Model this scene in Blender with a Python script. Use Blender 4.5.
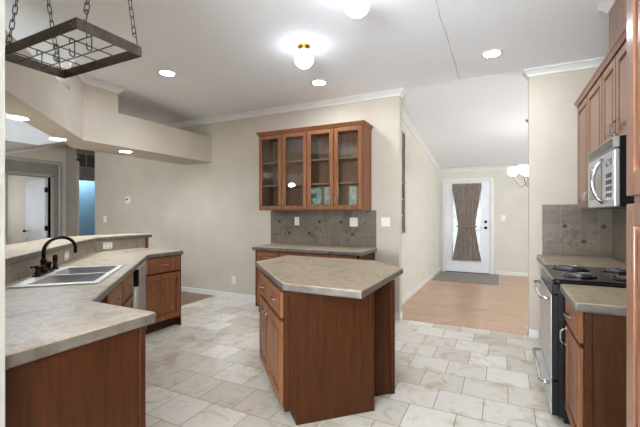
import bpy, bmesh, math, random
from mathutils import Vector, Matrix
for o in list(bpy.data.objects): bpy.data.objects.remove(o)
S = bpy.context.scene
COL = S.collection
random.seed(7)
R = math.radians

# ------------------------------------------------------------------ camera, world, exposure
cam_d = bpy.data.cameras.new('camera'); cam = bpy.data.objects.new('camera', cam_d); COL.objects.link(cam)
cam.location = (0, 0, 1.35); cam.rotation_euler = (R(90), 0, R(26.5))
cam_d.sensor_width = 36.0; cam_d.lens = 36.0*365/640; cam_d.clip_start = 0.02
S.camera = cam
S.view_settings.view_transform = 'Standard'; S.view_settings.look = 'None'
S.view_settings.gamma = 1.0; S.view_settings.use_curve_mapping = False
S.view_settings.exposure = 1.75
W = bpy.data.worlds.new('daylight'); S.world = W; W.use_nodes = True
W.node_tree.nodes['Background'].inputs[0].default_value = (0.93, 0.97, 1.0, 1)
W.node_tree.nodes['Background'].inputs[1].default_value = 0.33
S.cycles.max_bounces = 10; S.cycles.diffuse_bounces = 6; S.cycles.glossy_bounces = 4
S.cycles.transparent_max_bounces = 12; S.cycles.sample_clamp_indirect = 4.0
GLOBE_E, LENS_E, CHAND_E, FILL_BOWL_E, FAN_E = 4.5, 88.0, 3.2, 37.0, 30.0
def fill_light(name, loc, rot, sx, sy, watts, col=(.86, .93, 1)):      # added area lamp standing in for daylight or hall light
    d = bpy.data.lights.new(name, 'AREA'); d.shape = 'RECTANGLE'; d.size = sx; d.size_y = sy; d.energy = watts; d.color = col
    o = bpy.data.objects.new(name, d); COL.objects.link(o); o.location = loc; o.rotation_euler = tuple(R(a) for a in rot); return o
fill_light('fill_behind_camera', (-.85, -3.55, 1.15), (150, 0, 0), 3.3, 2.0, 300)  # unseen area lamp added behind the camera as upward fill
fill_light('fill_front_room', (4.2, 6.8, 1.4), (90, 0, 90), 2.9, 1.3, 62, (.93, .96, 1))  # unseen area lamp added to brighten the front room like daylight
fill_light('fill_bedroom', (-11.35, 3.6, 1.5), (90, 0, -90), 1.2, 1.2, 9)  # added bedroom fill lamp; no window is modelled there
fill_light('fill_blue_wall', (-9.13, 5.4, 2.5), (0, 25, 0), .08, .9, 6)  # lamp added out of sight behind the header to brighten the blue wall
fill_light('fill_hedge', (-5.2, -4.0, 4.4), (-50, 0, 0), 6.0, 1.0, 1300)  # lamp added to brighten the hedge reflected in the cabinet glass

# ------------------------------------------------------------------ materials
def lin(c):
    return tuple(((x/255)/12.92 if x/255 <= .04045 else ((x/255+.055)/1.055)**2.4) for x in c) + (1.0,)
def base(name, rough=.6, metal=0.0, col=None, coat=0.0):
    m = bpy.data.materials.new(name); m.use_nodes = True
    b = m.node_tree.nodes['Principled BSDF']
    b.inputs['Roughness'].default_value = rough; b.inputs['Metallic'].default_value = metal
    if coat: b.inputs['Coat Weight'].default_value = coat; b.inputs['Coat Roughness'].default_value = .15
    if col: b.inputs['Base Color'].default_value = lin(col)
    return m, m.node_tree, b
def coords(nt, scale=(1,1,1), loc=(0,0,0)):
    t = nt.nodes.new('ShaderNodeTexCoord'); mp = nt.nodes.new('ShaderNodeMapping')
    mp.inputs['Scale'].default_value = scale; mp.inputs['Location'].default_value = loc
    nt.links.new(t.outputs['Object'], mp.inputs['Vector']); return mp.outputs[0]
def noise(nt, vec, scale, detail=4, rough=.55, dist=0):
    n = nt.nodes.new('ShaderNodeTexNoise'); n.inputs['Scale'].default_value = scale
    n.inputs['Detail'].default_value = detail; n.inputs['Roughness'].default_value = rough
    n.inputs['Distortion'].default_value = dist
    nt.links.new(vec, n.inputs['Vector']); return n.outputs['Fac']
def ramp(nt, fac, stops):
    r = nt.nodes.new('ShaderNodeValToRGB'); e = r.color_ramp.elements
    while len(e) < len(stops): e.new(.5)
    for el, (p, c) in zip(e, stops): el.position = p; el.color = lin(c)
    nt.links.new(fac, r.inputs[0]); return r.outputs[0]
def mix(nt, a, b, fac, mode='MIX'):
    n = nt.nodes.new('ShaderNodeMix'); n.data_type = 'RGBA'; n.blend_type = mode
    for sock, v in ((n.inputs[0], fac), (n.inputs[6], a), (n.inputs[7], b)):
        if hasattr(v, 'links') or hasattr(v, 'is_linked'): nt.links.new(v, sock)
        else: sock.default_value = v
    return n.outputs[2]
def bump(nt, b, h, strength, dist=.01):
    n = nt.nodes.new('ShaderNodeBump'); n.inputs['Strength'].default_value = strength; n.inputs['Distance'].default_value = dist
    nt.links.new(h, n.inputs['Height']); nt.links.new(n.outputs[0], b.inputs['Normal'])
def speckle(name, c1, c2, scale, rough=.6, metal=0, bs=0.0, coat=0, detail=4, stretch=(1,1,1), lo=.35, hi=.65):
    m, nt, b = base(name, rough, metal, None, coat)
    v = coords(nt, stretch); f = noise(nt, v, scale, detail)
    nt.links.new(ramp(nt, f, [(lo, c1), (hi, c2)]), b.inputs['Base Color'])
    if bs: bump(nt, b, f, bs)
    return m
def wood(name, dark, mid, light, rough=.34, coat=.25):
    m, nt, b = base(name, rough, 0, None, coat); b.inputs['Specular IOR Level'].default_value = .2
    v = coords(nt, (14, 14, .9)); f = noise(nt, v, 2.2, 7, .62, .5)
    c = ramp(nt, f, [(.28, dark), (.5, mid), (.74, light)])
    v2 = coords(nt, (90, 90, 2.2)); f2 = noise(nt, v2, 3, 3)
    c2 = mix(nt, c, ramp(nt, f2, [(.3, (150,150,150)), (.6, (255,255,255))]), .5, 'MULTIPLY')
    nt.links.new(c2, b.inputs['Base Color']); return m
def emit(name, col, strength):
    m = bpy.data.materials.new(name); m.use_nodes = True; nt = m.node_tree; nt.nodes.clear()
    e = nt.nodes.new('ShaderNodeEmission'); e.inputs[0].default_value = lin(col); e.inputs[1].default_value = strength
    o = nt.nodes.new('ShaderNodeOutputMaterial'); nt.links.new(e.outputs[0], o.inputs[0]); return m
def clear_glass(name, tint=(250,252,252), refl=1.0):
    m = bpy.data.materials.new(name); m.use_nodes = True; nt = m.node_tree; nt.nodes.clear()
    t = nt.nodes.new('ShaderNodeBsdfTransparent'); t.inputs[0].default_value = lin(tint)
    g = nt.nodes.new('ShaderNodeBsdfGlossy'); g.inputs['Roughness'].default_value = .01
    fr = nt.nodes.new('ShaderNodeFresnel'); fr.inputs[0].default_value = 1.45*refl
    mx = nt.nodes.new('ShaderNodeMixShader'); o = nt.nodes.new('ShaderNodeOutputMaterial')
    nt.links.new(fr.outputs[0], mx.inputs[0]); nt.links.new(t.outputs[0], mx.inputs[1]); nt.links.new(g.outputs[0], mx.inputs[2])
    nt.links.new(mx.outputs[0], o.inputs[0]); return m
def grid_tile(name, w, h, mortar, off, loc, c1, c2, cm, rough=.4, vein=None, axes='XY', bs=.25):
    m, nt, b = base(name, rough)
    t = nt.nodes.new('ShaderNodeTexCoord'); sp = nt.nodes.new('ShaderNodeSeparateXYZ'); cb = nt.nodes.new('ShaderNodeCombineXYZ')
    nt.links.new(t.outputs['Object'], sp.inputs[0])
    for i, a in enumerate(axes): nt.links.new(sp.outputs['XYZ'.index(a)], cb.inputs[i])
    mp = nt.nodes.new('ShaderNodeMapping'); mp.inputs['Location'].default_value = (loc[0], loc[1], 0)
    nt.links.new(cb.outputs[0], mp.inputs[0])
    k = nt.nodes.new('ShaderNodeTexBrick'); k.offset = off; k.squash = 1.0
    k.inputs['Scale'].default_value = 1.0; k.inputs['Mortar Size'].default_value = mortar; k.inputs['Mortar Smooth'].default_value = .15
    k.inputs['Brick Width'].default_value = w; k.inputs['Row Height'].default_value = h; k.inputs['Bias'].default_value = 0
    k.inputs['Color1'].default_value = lin(c1); k.inputs['Color2'].default_value = lin(c2); k.inputs['Mortar'].default_value = lin(cm)
    nt.links.new(mp.outputs[0], k.inputs['Vector'])
    col = k.outputs['Color']
    if vein:
        f = noise(nt, coords(nt, (1,1,1)), vein[0], 8, .62, 1.2)
        col = mix(nt, col, ramp(nt, f, [(.33, vein[1]), (.5, (255,255,255)), (.7, vein[2])]), vein[3], 'MULTIPLY')
    nt.links.new(col, b.inputs['Base Color'])
    if bs:
        iv = nt.nodes.new('ShaderNodeMath'); iv.operation = 'SUBTRACT'; iv.inputs[0].default_value = 1
        nt.links.new(k.outputs['Fac'], iv.inputs[1]); bump(nt, b, iv.outputs[0], bs, .004)
    return m
M = {}
M['wall'] = speckle('painted_wall', (191,180,164), (196,186,171), 3, .75)
M['wall_cool'] = speckle('painted_wall_pale', (205,200,189), (209,205,195), 3, .75)
M['ceiling'] = speckle('textured_ceiling', (229,231,235), (235,237,241), 60, .85, bs=.12)
M['trim'] = speckle('white_trim_paint', (216,214,210), (222,220,217), 5, .45)
M['post'] = speckle('dimmed_pale_paint', (160,157,150), (165,162,155), 4, .7)  # near wall end darkened in colour to offset the strong light on it
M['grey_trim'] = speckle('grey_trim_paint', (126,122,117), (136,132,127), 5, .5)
M['taupe'] = speckle('taupe_shade_paint', (150,141,132), (156,148,139), 4, .7)
M['blue'] = speckle('blue_paint', (112,152,178), (118,157,183), 4, .7)
M['tile'] = grid_tile('stone_floor_tile', .3125, .31, .0032, .5, (.273, -.125), (232,227,218), (200,190,175), (146,137,124), .33, (4.5, (212,195,168), (240,236,229), .75))
M['oak'] = grid_tile('light_oak_floor', 1.3, .19, .0012, .37, (.2, .05), (196,164,138), (186,153,126), (164,132,107), .3, (3.5, (226,214,200), (240,232,222), .8), bs=0)
M['darkoak'] = grid_tile('brown_plank_floor', 1.1, .13, .001, .37, (0, 0), (136,104,80), (122,92,70), (96,72,54), .35, (4, (205,190,175), (240,232,222), .8), bs=0)
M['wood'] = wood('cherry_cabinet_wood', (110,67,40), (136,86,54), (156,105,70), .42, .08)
M['wood_shaded'] = wood('cherry_wood_shaded', (54,26,9), (68,35,13), (80,44,18), .5, 0)  # shaded copy of the cabinet wood, the shade put into its colour
M['wood_in'] = wood('cabinet_interior_wood', (150,108,78), (168,124,92), (182,138,104), .5, 0)
M['shelf'] = wood('brightened_shelf_wood', (186,138,98), (200,154,112), (212,168,126), .5, 0)  # colour lightened to make up for weak light inside the glass cabinet
M['wood_lit'] = wood('cherry_wood_lit_pink', (112,68,45), (134,86,60), (152,103,76), .3, .4)  # pinkish light on the right-hand cabinets is put into this wood colour
M['gap'] = base('shadow_gap_wood', .7, 0, (58,36,25))[0]
def counter_mat():
    m, nt, b = base('stone_look_laminate', .42)
    f = noise(nt, coords(nt), 7, 9, .66, 1.2)
    c = ramp(nt, f, [(.25, (122,105,84)), (.42, (156,139,114)), (.55, (176,160,136)), (.72, (148,132,110))])
    f2 = noise(nt, coords(nt), 38, 4); c = mix(nt, c, ramp(nt, f2, [(.35, (222,218,212)), (.6, (255,255,255))]), .6, 'MULTIPLY')
    nt.links.new(c, b.inputs['Base Color']); return m
M['counter'] = counter_mat()
M['edge'] = speckle('laminate_edge_band', (88,82,76), (112,105,97), 14, .35)
M['slate'] = grid_tile('slate_backsplash_tile', .165, .163, .0022, 0, (0,0), (122,108,93), (104,94,83), (138,127,114), .4, (8, (190,173,152), (232,224,212), .9), 'XZ')
M['slate_bar'] = grid_tile('bar_splash_tile', .15, .3, .002, 0, (0,0), (158,146,131), (146,135,121), (172,163,150), .4, (8, (215,204,190), (240,234,226), .9), 'XZ')
M['diamond'] = speckle('dark_tile_insert', (36,32,28), (52,46,40), 40, .35)
M['steel'] = speckle('brushed_steel', (196,196,198), (210,210,212), 8, .32, .75, stretch=(1,40,1))
M['nickel'] = base('satin_nickel', .34, 1, (150,143,134))[0]
M['sinksteel'] = base('sink_steel', .3, 1, (180,180,184))[0]
M['sinkrim'] = base('sink_rim_steel', .35, .6, (214,210,202))[0]
M['bronze'] = speckle('oil_rubbed_bronze', (36,30,27), (52,43,38), 30, .3, .85)
M['brass'] = base('polished_brass', .25, 1, (196,160,84))[0]
M['rackpaint'] = speckle('dark_rack_steel', (74,66,58), (92,83,74), 20, .42, .5)
M['black'] = base('black_enamel', .22, 0, (14,14,16))[0]
M['blackgloss'] = base('black_cooktop_glass', .08, 0, (10,11,15), .5)[0]
M['coil'] = base('coil_element', .28, .9, (120,118,120))[0]
M['chrome'] = base('chrome', .12, 1, (205,205,208))[0]
M['plate'] = base('white_plastic', .4, 0, (232,230,224))[0]
M['slot'] = base('dark_slot', .6, 0, (60,58,54))[0]
M['glass'] = clear_glass('cabinet_glass', (240,243,244), 1.02)
M['pane'] = clear_glass('window_glass')
M['darkglass'] = base('dark_oven_glass', .08, 0, (22,24,30), .6)[0]
M['globe'] = emit('lit_globe_glass', (232,242,255), GLOBE_E)
M['lens'] = emit('lit_lamp_lens', (232,242,255), LENS_E)
M['chand'] = emit('lit_shade_glass', (255,251,244), CHAND_E)
M['bowl'] = emit('fill_bowl_glow', (232,242,255), FILL_BOWL_E); M['fanbowl'] = emit('lit_fan_bowl_glass', (232,242,255), FAN_E)
M['doorwhite'] = speckle('white_door_paint', (222,225,230), (228,230,235), 4, .4)
M['curtain'] = speckle('taupe_curtain_cloth', (120,108,100), (146,134,125), 18, .9, stretch=(3,1,.4))
M['mat'] = speckle('grey_mat_pile', (132,126,120), (150,144,138), 60, .95, bs=.3)
M['leafy'] = speckle('garden_leaves', (84,112,92), (176,200,190), 9, .7)
M['grass'] = speckle('lawn_grass', (110,128,84), (150,160,120), 5, .9)
M['darkpane'] = base('dark_art_pane', .2, .2, (44,44,46))[0]

# ------------------------------------------------------------------ geometry helpers
def NB(): return bmesh.new()
def box(bm, x0, x1, y0, y1, z0, z1, bev=0.0, seg=1, mi=0):
    r = bmesh.ops.create_cube(bm, size=1.0)
    vs = r['verts']
    for v in vs:
        v.co = Vector(((x0+x1)/2+v.co.x*(x1-x0), (y0+y1)/2+v.co.y*(y1-y0), (z0+z1)/2+v.co.z*(z1-z0)))
    fs = list({f for v in vs for f in v.link_faces})
    if bev:
        es = list({e for v in vs for e in v.link_edges})
        g = bmesh.ops.bevel(bm, geom=es, offset=bev, segments=seg, affect='EDGES', profile=.5)
        fs = g['faces'] + [f for f in fs if f.is_valid]
    for f in set(fs): f.material_index = mi
    return vs
def prism(bm, pts, z0, z1, bev=0.0, seg=2, holes=(), mi=0):
    """polygon (with optional holes) extruded from z0 to z1; the outer top edge is rounded by bev"""
    loops = [list(pts)] + [list(h) for h in holes]; tv, bv, ol = [], [], None
    tops, bots = [], []
    for k, lp in enumerate(loops):
        t = [bm.verts.new((x, y, z1)) for x, y in lp]; b = [bm.verts.new((x, y, z0)) for x, y in lp]
        tops.append(t); bots.append(b)
    outer_top = []
    for t, b in zip(tops, bots):
        n = len(t)
        for i in range(n):
            f = bm.faces.new((b[i], b[(i+1) % n], t[(i+1) % n], t[i])); f.material_index = mi
    for grp in (tops, bots):
        if len(grp) == 1: f = bm.faces.new(grp[0]); f.material_index = mi
        else:
            es = []
            for t in grp:
                for i in range(len(t)): es.append(bm.edges.get((t[i], t[(i+1) % len(t)])))
            g = bmesh.ops.triangle_fill(bm, use_beauty=True, use_dissolve=False, edges=es)
    bmesh.ops.recalc_face_normals(bm, faces=bm.faces[:])
    if bev:
        t = tops[0]; b = bots[0]
        es = [bm.edges.get((t[i], t[(i+1) % len(t)])) for i in range(len(t))] + [bm.edges.get((t[i], b[i])) for i in range(len(t))] \
             + [bm.edges.get((b[i], b[(i+1) % len(t)])) for i in range(len(t))]
        bmesh.ops.bevel(bm, geom=[e for e in es if e], offset=bev, segments=seg, affect='EDGES', profile=.6)
def tube(bm, pts, r, seg=8, closed=False, cap=True):
    P = [Vector(p) for p in pts]; n = len(P); rings = []; prev = None
    for i, p in enumerate(P):
        if closed: t = (P[(i+1) % n]-P[i-1])
        else: t = (P[min(i+1, n-1)]-P[max(i-1, 0)])
        t.normalize()
        if prev is None:
            a = Vector((0,0,1)) if abs(t.z) < .9 else Vector((1,0,0)); u = t.cross(a).normalized()
        else:
            u = prev - t*prev.dot(t); u.normalize()
        prev = u; w = t.cross(u); rr = r[i] if isinstance(r, (list, tuple)) else r
        rings.append([bm.verts.new(p+(u*math.cos(2*math.pi*k/seg)+w*math.sin(2*math.pi*k/seg))*rr) for k in range(seg)])
    for i in range(n if closed else n-1):
        a, b = rings[i], rings[(i+1) % n]
        for k in range(seg):
            f = bm.faces.new((a[k], a[(k+1) % seg], b[(k+1) % seg], b[k])); f.smooth = True
    if cap and not closed: bm.faces.new(rings[0][::-1]); bm.faces.new(rings[-1])
def lathe(bm, prof, c=(0,0,0), seg=28, axis='Z'):
    """prof: list of (radius, height)"""
    rings = []
    for r, h in prof:
        ring = []
        for k in range(seg):
            a = 2*math.pi*k/seg; p = (r*math.cos(a), r*math.sin(a), h)
            if axis == 'Y': p = (p[0], h, p[1])
            if axis == 'X': p = (h, p[0], p[1])
            ring.append(bm.verts.new((c[0]+p[0], c[1]+p[1], c[2]+p[2])))
        rings.append(ring)
    for a, b in zip(rings, rings[1:]):
        for k in range(seg):
            f = bm.faces.new((a[k], a[(k+1) % seg], b[(k+1) % seg], b[k])); f.smooth = True
    for rg, p in ((rings[0], prof[0]), (rings[-1], prof[-1])):
        if p[0] > 1e-5:
            try: bm.faces.new(rg)
            except ValueError: pass
def ball(bm, c, r, sx=1, sy=1, sz=1, u=24, v=14):
    g = bmesh.ops.create_uvsphere(bm, u_segments=u, v_segments=v, radius=r)
    for q in g['verts']:
        q.co = Vector((c[0]+q.co.x*sx, c[1]+q.co.y*sy, c[2]+q.co.z*sz))
        for f in q.link_faces: f.smooth = True
def quad(bm, pts, mi=0):
    f = bm.faces.new([bm.verts.new(p) for p in pts]); f.material_index = mi
def obj(name, bm, mats, parent=None):
    bmesh.ops.recalc_face_normals(bm, faces=bm.faces[:])
    me = bpy.data.meshes.new(name); bm.to_mesh(me); bm.free()
    for m in (mats if isinstance(mats, (list, tuple)) else [mats]): me.materials.append(M[m] if isinstance(m, str) else m)
    o = bpy.data.objects.new(name, me); COL.objects.link(o)
    if parent is not None: o.parent = parent
    return o
def tag(o, label, cat, group=None):
    o['label'] = label; o['category'] = cat
    if group: o['group'] = group
    return o
def thing(name, label, cat, loc=(0,0,0), rot=0.0, group=None):
    o = bpy.data.objects.new(name, None); COL.objects.link(o); o.empty_display_size = .1
    o.location = loc; o.rotation_euler = (0, 0, R(rot)); return tag(o, label, cat, group)
def counter_obj(name, bm, parent=None):
    bmesh.ops.recalc_face_normals(bm, faces=bm.faces[:])
    for f in bm.faces: f.material_index = 1 if f.normal.z < .45 else 0
    return obj(name, bm, ['counter', 'edge'], parent)
def struct(name, bm, mats, parent=None, label=None, cat=None):
    o = obj(name, bm, mats, parent)
    if parent is None:
        o['kind'] = 'structure'
        if label: o['label'] = label; o['category'] = cat
    return o
def dup(root, label=None, loc=None, rot=None, group=None):
    r = root.copy(); COL.objects.link(r)
    if loc is not None: r.location = loc
    if rot is not None: r.rotation_euler = (0, 0, R(rot))
    if label: r['label'] = label
    if group: r['group'] = group
    for ch in list(root.children):
        c = ch.copy(); COL.objects.link(c); c.parent = r
        for g in ch.children:
            d = g.copy(); COL.objects.link(d); d.parent = c
    return r

# ------------------------------------------------------------------ room shell
CZ = 2.92                      # kitchen ceiling / ridge
WY = 4.60                      # the centre wall
FY = 8.95                      # far wall of the front room
RX = 1.00                      # right kitchen wall
BY = -3.4                      # wall behind the camera
LX = -8.2                      # left wall
FCZ = 2.38                     # front-room ceiling height at the far wall

b = NB(); prism(b, [(-4.2,BY), (RX+.1,BY), (RX+.1,4.66), (-1.3,4.66), (-1.3,4.6), (-4.2,4.6)], -.06, 0); 
struct('floor', b, 'tile', label='stone tile kitchen floor laid in staggered rows', cat='floor')
b = NB(); box(b, -1.45, 4.1, 4.66, FY+.1, -.06, -.0005); struct('floor_front', b, 'oak', label='light oak floor of the front room', cat='floor')
b = NB(); box(b, -11.6, -4.2, BY, 6.4, -.06, -.0005); struct('floor_left', b, 'darkoak', label='brown plank floor beyond the bar', cat='floor')

b = NB()
prism(b, [(-6.6,BY-.1), (RX+.1,BY-.1), (RX+.1,4.66), (-6.6,4.66)], CZ, CZ+.08)
struct('ceiling', b, 'ceiling', label='white textured flat kitchen ceiling', cat='ceiling')
b = NB()
z0 = CZ; z1 = FCZ
vs = [(-1.5,4.66,z0),(4.1,4.66,z0),(4.1,FY+.1,z1),(-1.5,FY+.1,z1)]
quad(b, vs); quad(b, [(x,y,z+.08) for x,y,z in vs])
for i in range(4): p, q = vs[i], vs[(i+1)%4]; quad(b, [p, q, (q[0],q[1],q[2]+.08), (p[0],p[1],p[2]+.08)])
struct('ceiling_front', b, 'ceiling', label='sloping white ceiling of the front room', cat='ceiling')
b = NB()                                                          # sloping ceiling over the room beyond the bar
sl = [(4.66,2.92),(3.2,2.438),(BY-.1,2.438)]
for (ya,za),(yb,zb) in zip(sl, sl[1:]): 
    quad(b, [(-8.4,ya,za),(-6.6,ya,za),(-6.6,yb,zb),(-8.4,yb,zb)])
quad(b, [(-6.6,4.66,2.92),(-6.6,3.2,2.438),(-6.6,BY-.1,2.438),(-6.6,BY-.1,CZ)])
struct('ceiling_left', b, 'ceiling', label='sloping ceiling over the room beyond the bar', cat='ceiling')

b = NB(); box(b, -7.41, -1.165, WY, WY+.12, 0, CZ); struct('wall_center', b, 'wall', label='beige wall behind the glass-door cabinet', cat='wall')
b = NB(); box(b, .265, RX+.15, WY, WY+.12, 0, CZ); struct('wall_stub', b, 'wall', label='short beige wall beside the stove', cat='wall')
b = NB(); box(b, RX, RX+.15, BY, WY, 0, CZ); struct('wall_right', b, 'wall', label='wall behind the stove and cabinets', cat='wall')
b = NB(); prism(b, [(-1.45,4.72),(-1.33,4.72),(-1.33,FY),(-1.45,FY)], 0, 2.92)
for v in b.verts:
    if v.co.z > 1: v.co.z = CZ+.02 - (v.co.y-4.66)*(CZ-FCZ)/(FY+.1-4.66)
struct('wall_hall', b, 'wall_cool', label='pale left wall of the front room', cat='wall')
b = NB()
box(b, -1.45, -1.20, FY, FY+.12, 0, FCZ+.02); box(b, -.21, 4.1, FY, FY+.12, 0, FCZ+.02); box(b, -1.20, -.21, FY, FY+.12, 2.10, FCZ+.02)
struct('wall_far', b, 'wall_cool', label='pale far wall around the white front door', cat='wall')
b = NB()                                                         # front room right wall with a wide window opening
box(b, 3.98, 4.1, 4.72, 5.3, 0, CZ); box(b, 3.98, 4.1, 8.3, FY, 0, CZ); box(b, 3.98, 4.1, 5.3, 8.3, 0, .7); box(b, 3.98, 4.1, 5.3, 8.3, 2.1, CZ)
box(b, RX+.15, 4.1, 4.6, 4.72, 0, CZ)
struct('wall_front', b, 'wall_cool')
b = NB()
for y in (5.3, 6.78, 8.24): box(b, 4.0, 4.06, y, y+.06, .7, 2.1)
for z in (.7, 1.38, 2.04): box(b, 4.0, 4.06, 5.3, 8.3, z, z+.06)
w = struct('window_1', b, 'trim'); b = NB(); box(b, 4.025, 4.031, 5.34, 8.26, .74, 2.06); struct('glass', b, 'pane', w)
# wall behind the camera with two garden windows (seen reflected in the cabinet glass)
wins = [(-6.55,-5.15),(-4.85,-3.45)]
b = NB(); xs = [-8.4] + [x for w_ in wins for x in w_] + [-2.6]
for i in range(0, len(xs), 2): box(b, xs[i], xs[i+1], BY-.12, BY, 0, CZ)
for a, c in wins: box(b, a, c, BY-.12, BY, 0, 1.0); box(b, a, c, BY-.12, BY, 2.35, CZ)
box(b, .9, RX+.15, BY-.12, BY, 0, CZ); box(b, -2.6, .9, BY-.12, BY, 2.2, CZ)
struct('wall_back', b, 'taupe')
for n, (a, c) in enumerate(wins):
    b = NB(); box(b, a, a+.05, BY-.08, BY-.02, 1.0, 2.35); box(b, c-.05, c, BY-.08, BY-.02, 1.0, 2.35); box(b, (a+c)/2-.03, (a+c)/2+.03, BY-.08, BY-.02, 1.0, 2.35)
    box(b, a, c, BY-.08, BY-.02, 1.0, 1.05); box(b, a, c, BY-.08, BY-.02, 2.3, 2.35)
    w = struct('window_%d' % (n+2), b, 'trim'); b = NB(); box(b, a+.04, c-.04, BY-.052, BY-.047, 1.04, 2.31); struct('glass', b, 'pane', w)
b = NB()                                                          # unseen glazed opening added behind the camera for fill light
for x in (-2.6, -.88, .84): box(b, x, x+.06, BY-.08, BY-.02, 0, 2.2)
box(b, -2.6, .9, BY-.08, BY-.02, 2.14, 2.2); box(b, -2.6, .9, BY-.08, BY-.02, 0, .06)
w = struct('window_4', b, 'trim'); b = NB(); box(b, -2.55, .85, BY-.052, BY-.047, .05, 2.15); struct('glass', b, 'pane', w)
b = NB(); box(b, -14, 6, -14, BY-.12, -.3, -.1); struct('ground', b, 'grass')
b = NB()
for i in range(700):
    x = random.uniform(-9, -2.4); z = random.uniform(.0, 3.0)+.15*math.sin(x*3); y = -6.4+random.uniform(-.35, .5)
    d = Vector((random.uniform(-1,1), random.uniform(-1,1), random.uniform(-1,1))).normalized()*.14; e = d.cross(Vector((.3,.5,.9))).normalized()*.09
    p = Vector((x,y,z)); quad(b, [p-d, p+e, p+d, p-e])
box(b, -9.0, -2.4, -6.8, -6.45, -.1, 2.85)
h = obj('hedge', b, 'leafy'); h['kind'] = 'stuff'; h['label'] = 'leafy green garden hedge outside the windows'; h['category'] = 'hedge'

# near partition at the left edge of the picture, knee wall of the bar
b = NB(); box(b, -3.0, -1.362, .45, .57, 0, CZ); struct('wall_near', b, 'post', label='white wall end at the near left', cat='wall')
b = NB(); prism(b, [(-2.21,.57),(-4.26,2.62),(-4.26,3.34),(-4.38,3.34),(-4.38,2.67),(-2.38,.67),(-2.38,.57)], 0, 1.03)
wall_bar = struct('wall_bar', b, 'wall', label='low wall with a narrow tiled splash carrying the raised bar', cat='wall')

# left wall with the cased doorway and a room behind it
b = NB(); DY0, DY1, DH = 3.46, 4.19, 2.08
box(b, LX-.12, LX, BY, DY0, 0, 3.0); box(b, LX-.12, LX, DY1, 4.60, 0, 3.0); box(b, LX-.12, LX, DY0, DY1, DH, 3.0)
struct('wall_left', b, 'wall', label='left wall with the open white door', cat='wall')
b = NB(); prism(b, [(LX,4.48),(-7.83,4.48),(-8.03,4.6),(LX,4.6)], 0, 3.0); struct('wall_return', b, 'taupe', label='narrow shaded wall beside the blue opening', cat='wall')  # the shade on this wall is put into its darker paint colour
b = NB()
box(b, -11.5, -11.4, 2.2, 5.0, 0, 2.6); box(b, -11.5, LX-.12, 4.72, 4.82, 0, 2.6); box(b, -11.5, LX-.12, 2.2, 2.3, 0, 2.6)
struct('wall_bedroom', b, 'wall')
b = NB(); box(b, -11.5, LX-.12, 2.2, 4.82, 2.5, 2.58); struct('ceiling_bedroom', b, 'ceiling')
b = NB()
oy0, oy1, oz = DY0-.13, DY1+.14, DH+.27
for (y0, y1, z0, z1) in ((oy0, DY0-.05, 0, DH+.06), (DY1+.05, oy1, 0, DH+.06), (oy0, oy1, DH+.06, oz)): box(b, LX, LX+.02, y0, y1, z0, z1)
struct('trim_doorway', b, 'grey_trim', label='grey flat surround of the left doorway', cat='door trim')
b = NB()
for (y0, y1, z0, z1) in ((DY0-.05, DY0, 0, DH+.05), (DY1, DY1+.05, 0, DH+.05), (DY0-.05, DY1+.05, DH, DH+.05)): box(b, LX-.1, LX+.03, y0, y1, z0, z1, .006)
box(b, LX, LX+.045, oy1, oy1+.05, 0, oz, .01); box(b, LX, LX+.045, oy0-.03, oy1+.05, oz, oz+.06, .012)
struct('trim_casing', b, 'post', label='pale casing round the left doorway', cat='door trim')
d = thing('door_2', 'white interior door standing open in the left doorway', 'door', (LX-.115, DY1-.005, 0)); d['kind'] = 'structure'
b = NB(); box(b, -.74, -.012, -.04, 0, .01, DH-.02, .003)
obj('panel', b, 'doorwhite', d)
b = NB(); tube(b, [(-.68,-.04,.98),(-.68,-.075,.98)], .012); ball(b, (-.68,-.09,.98), .028); obj('knob', b, 'bronze', d)
for z in (.25, 1.05, 1.83): b = NB(); box(b, -.005, .03, -.05, -.005, z-.05, z+.05); obj('hinge', b, 'bronze', d)
# hall with the grille and the blue wall
b = NB(); box(b, -9.08, -9.0, 4.83, 5.9, 2.15, 3.0); struct('wall_header', b, 'grey_trim', label='grey header carrying the return grille', cat='wall')
b = NB(); box(b, -9.6, -9.5, 4.83, 6.2, 0, 3.0); struct('wall_blue', b, 'blue', label='light blue wall at the end of the hall', cat='wall')
b = NB(); box(b, -9.6, -7.4, 5.9, 6.0, 0, 3.0); struct('wall_hallend', b, 'taupe')
b = NB(); box(b, -9.6, -7.3, 4.66, 6.0, 2.98, 3.05); struct('ceiling_hall', b, 'ceiling')
g = thing('return_grille', 'grey air return grille high above the blue wall', 'grille', (-9.0, 5.37, 2.62))
b = NB(); 
for (y0,y1,z0,z1) in ((-.24,.24,.15,.18),(-.24,.24,-.18,-.15),(-.24,-.21,-.18,.18),(.21,.24,-.18,.18),(-.012,.012,-.18,.18)): box(b, 0, .02, y0, y1, z0, z1)
obj('frame', b, 'taupe', g)
b = NB()
for i in range(11): z = -.14+i*.028; quad(b, [(.002,-.21,z),(.002,.21,z),(.014,.21,z+.018),(.014,-.21,z+.018)])
obj('louvers', b, 'slot', g)

# soffit over the bar
b = NB(); prism(b, [(-2.33,.57),(-4.285,2.525),(-4.285,4.6),(-4.92,4.6),(-4.92,2.78),(-2.74,.6),(-2.74,.57)], 2.19, 2.605)
struct('wall_soffit', b, 'wall', label='dropped soffit with lamps over the bar', cat='soffit')
b = NB(); prism(b, [(-3.96,2.2),(-4.285,2.525),(-4.285,2.95),(-4.92,2.95),(-4.92,2.78),(-4.34,2.2)], 2.605, CZ)
struct('wall_chase', b, 'wall', label='boxed corner rising from the soffit to the ceiling', cat='soffit')

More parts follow.
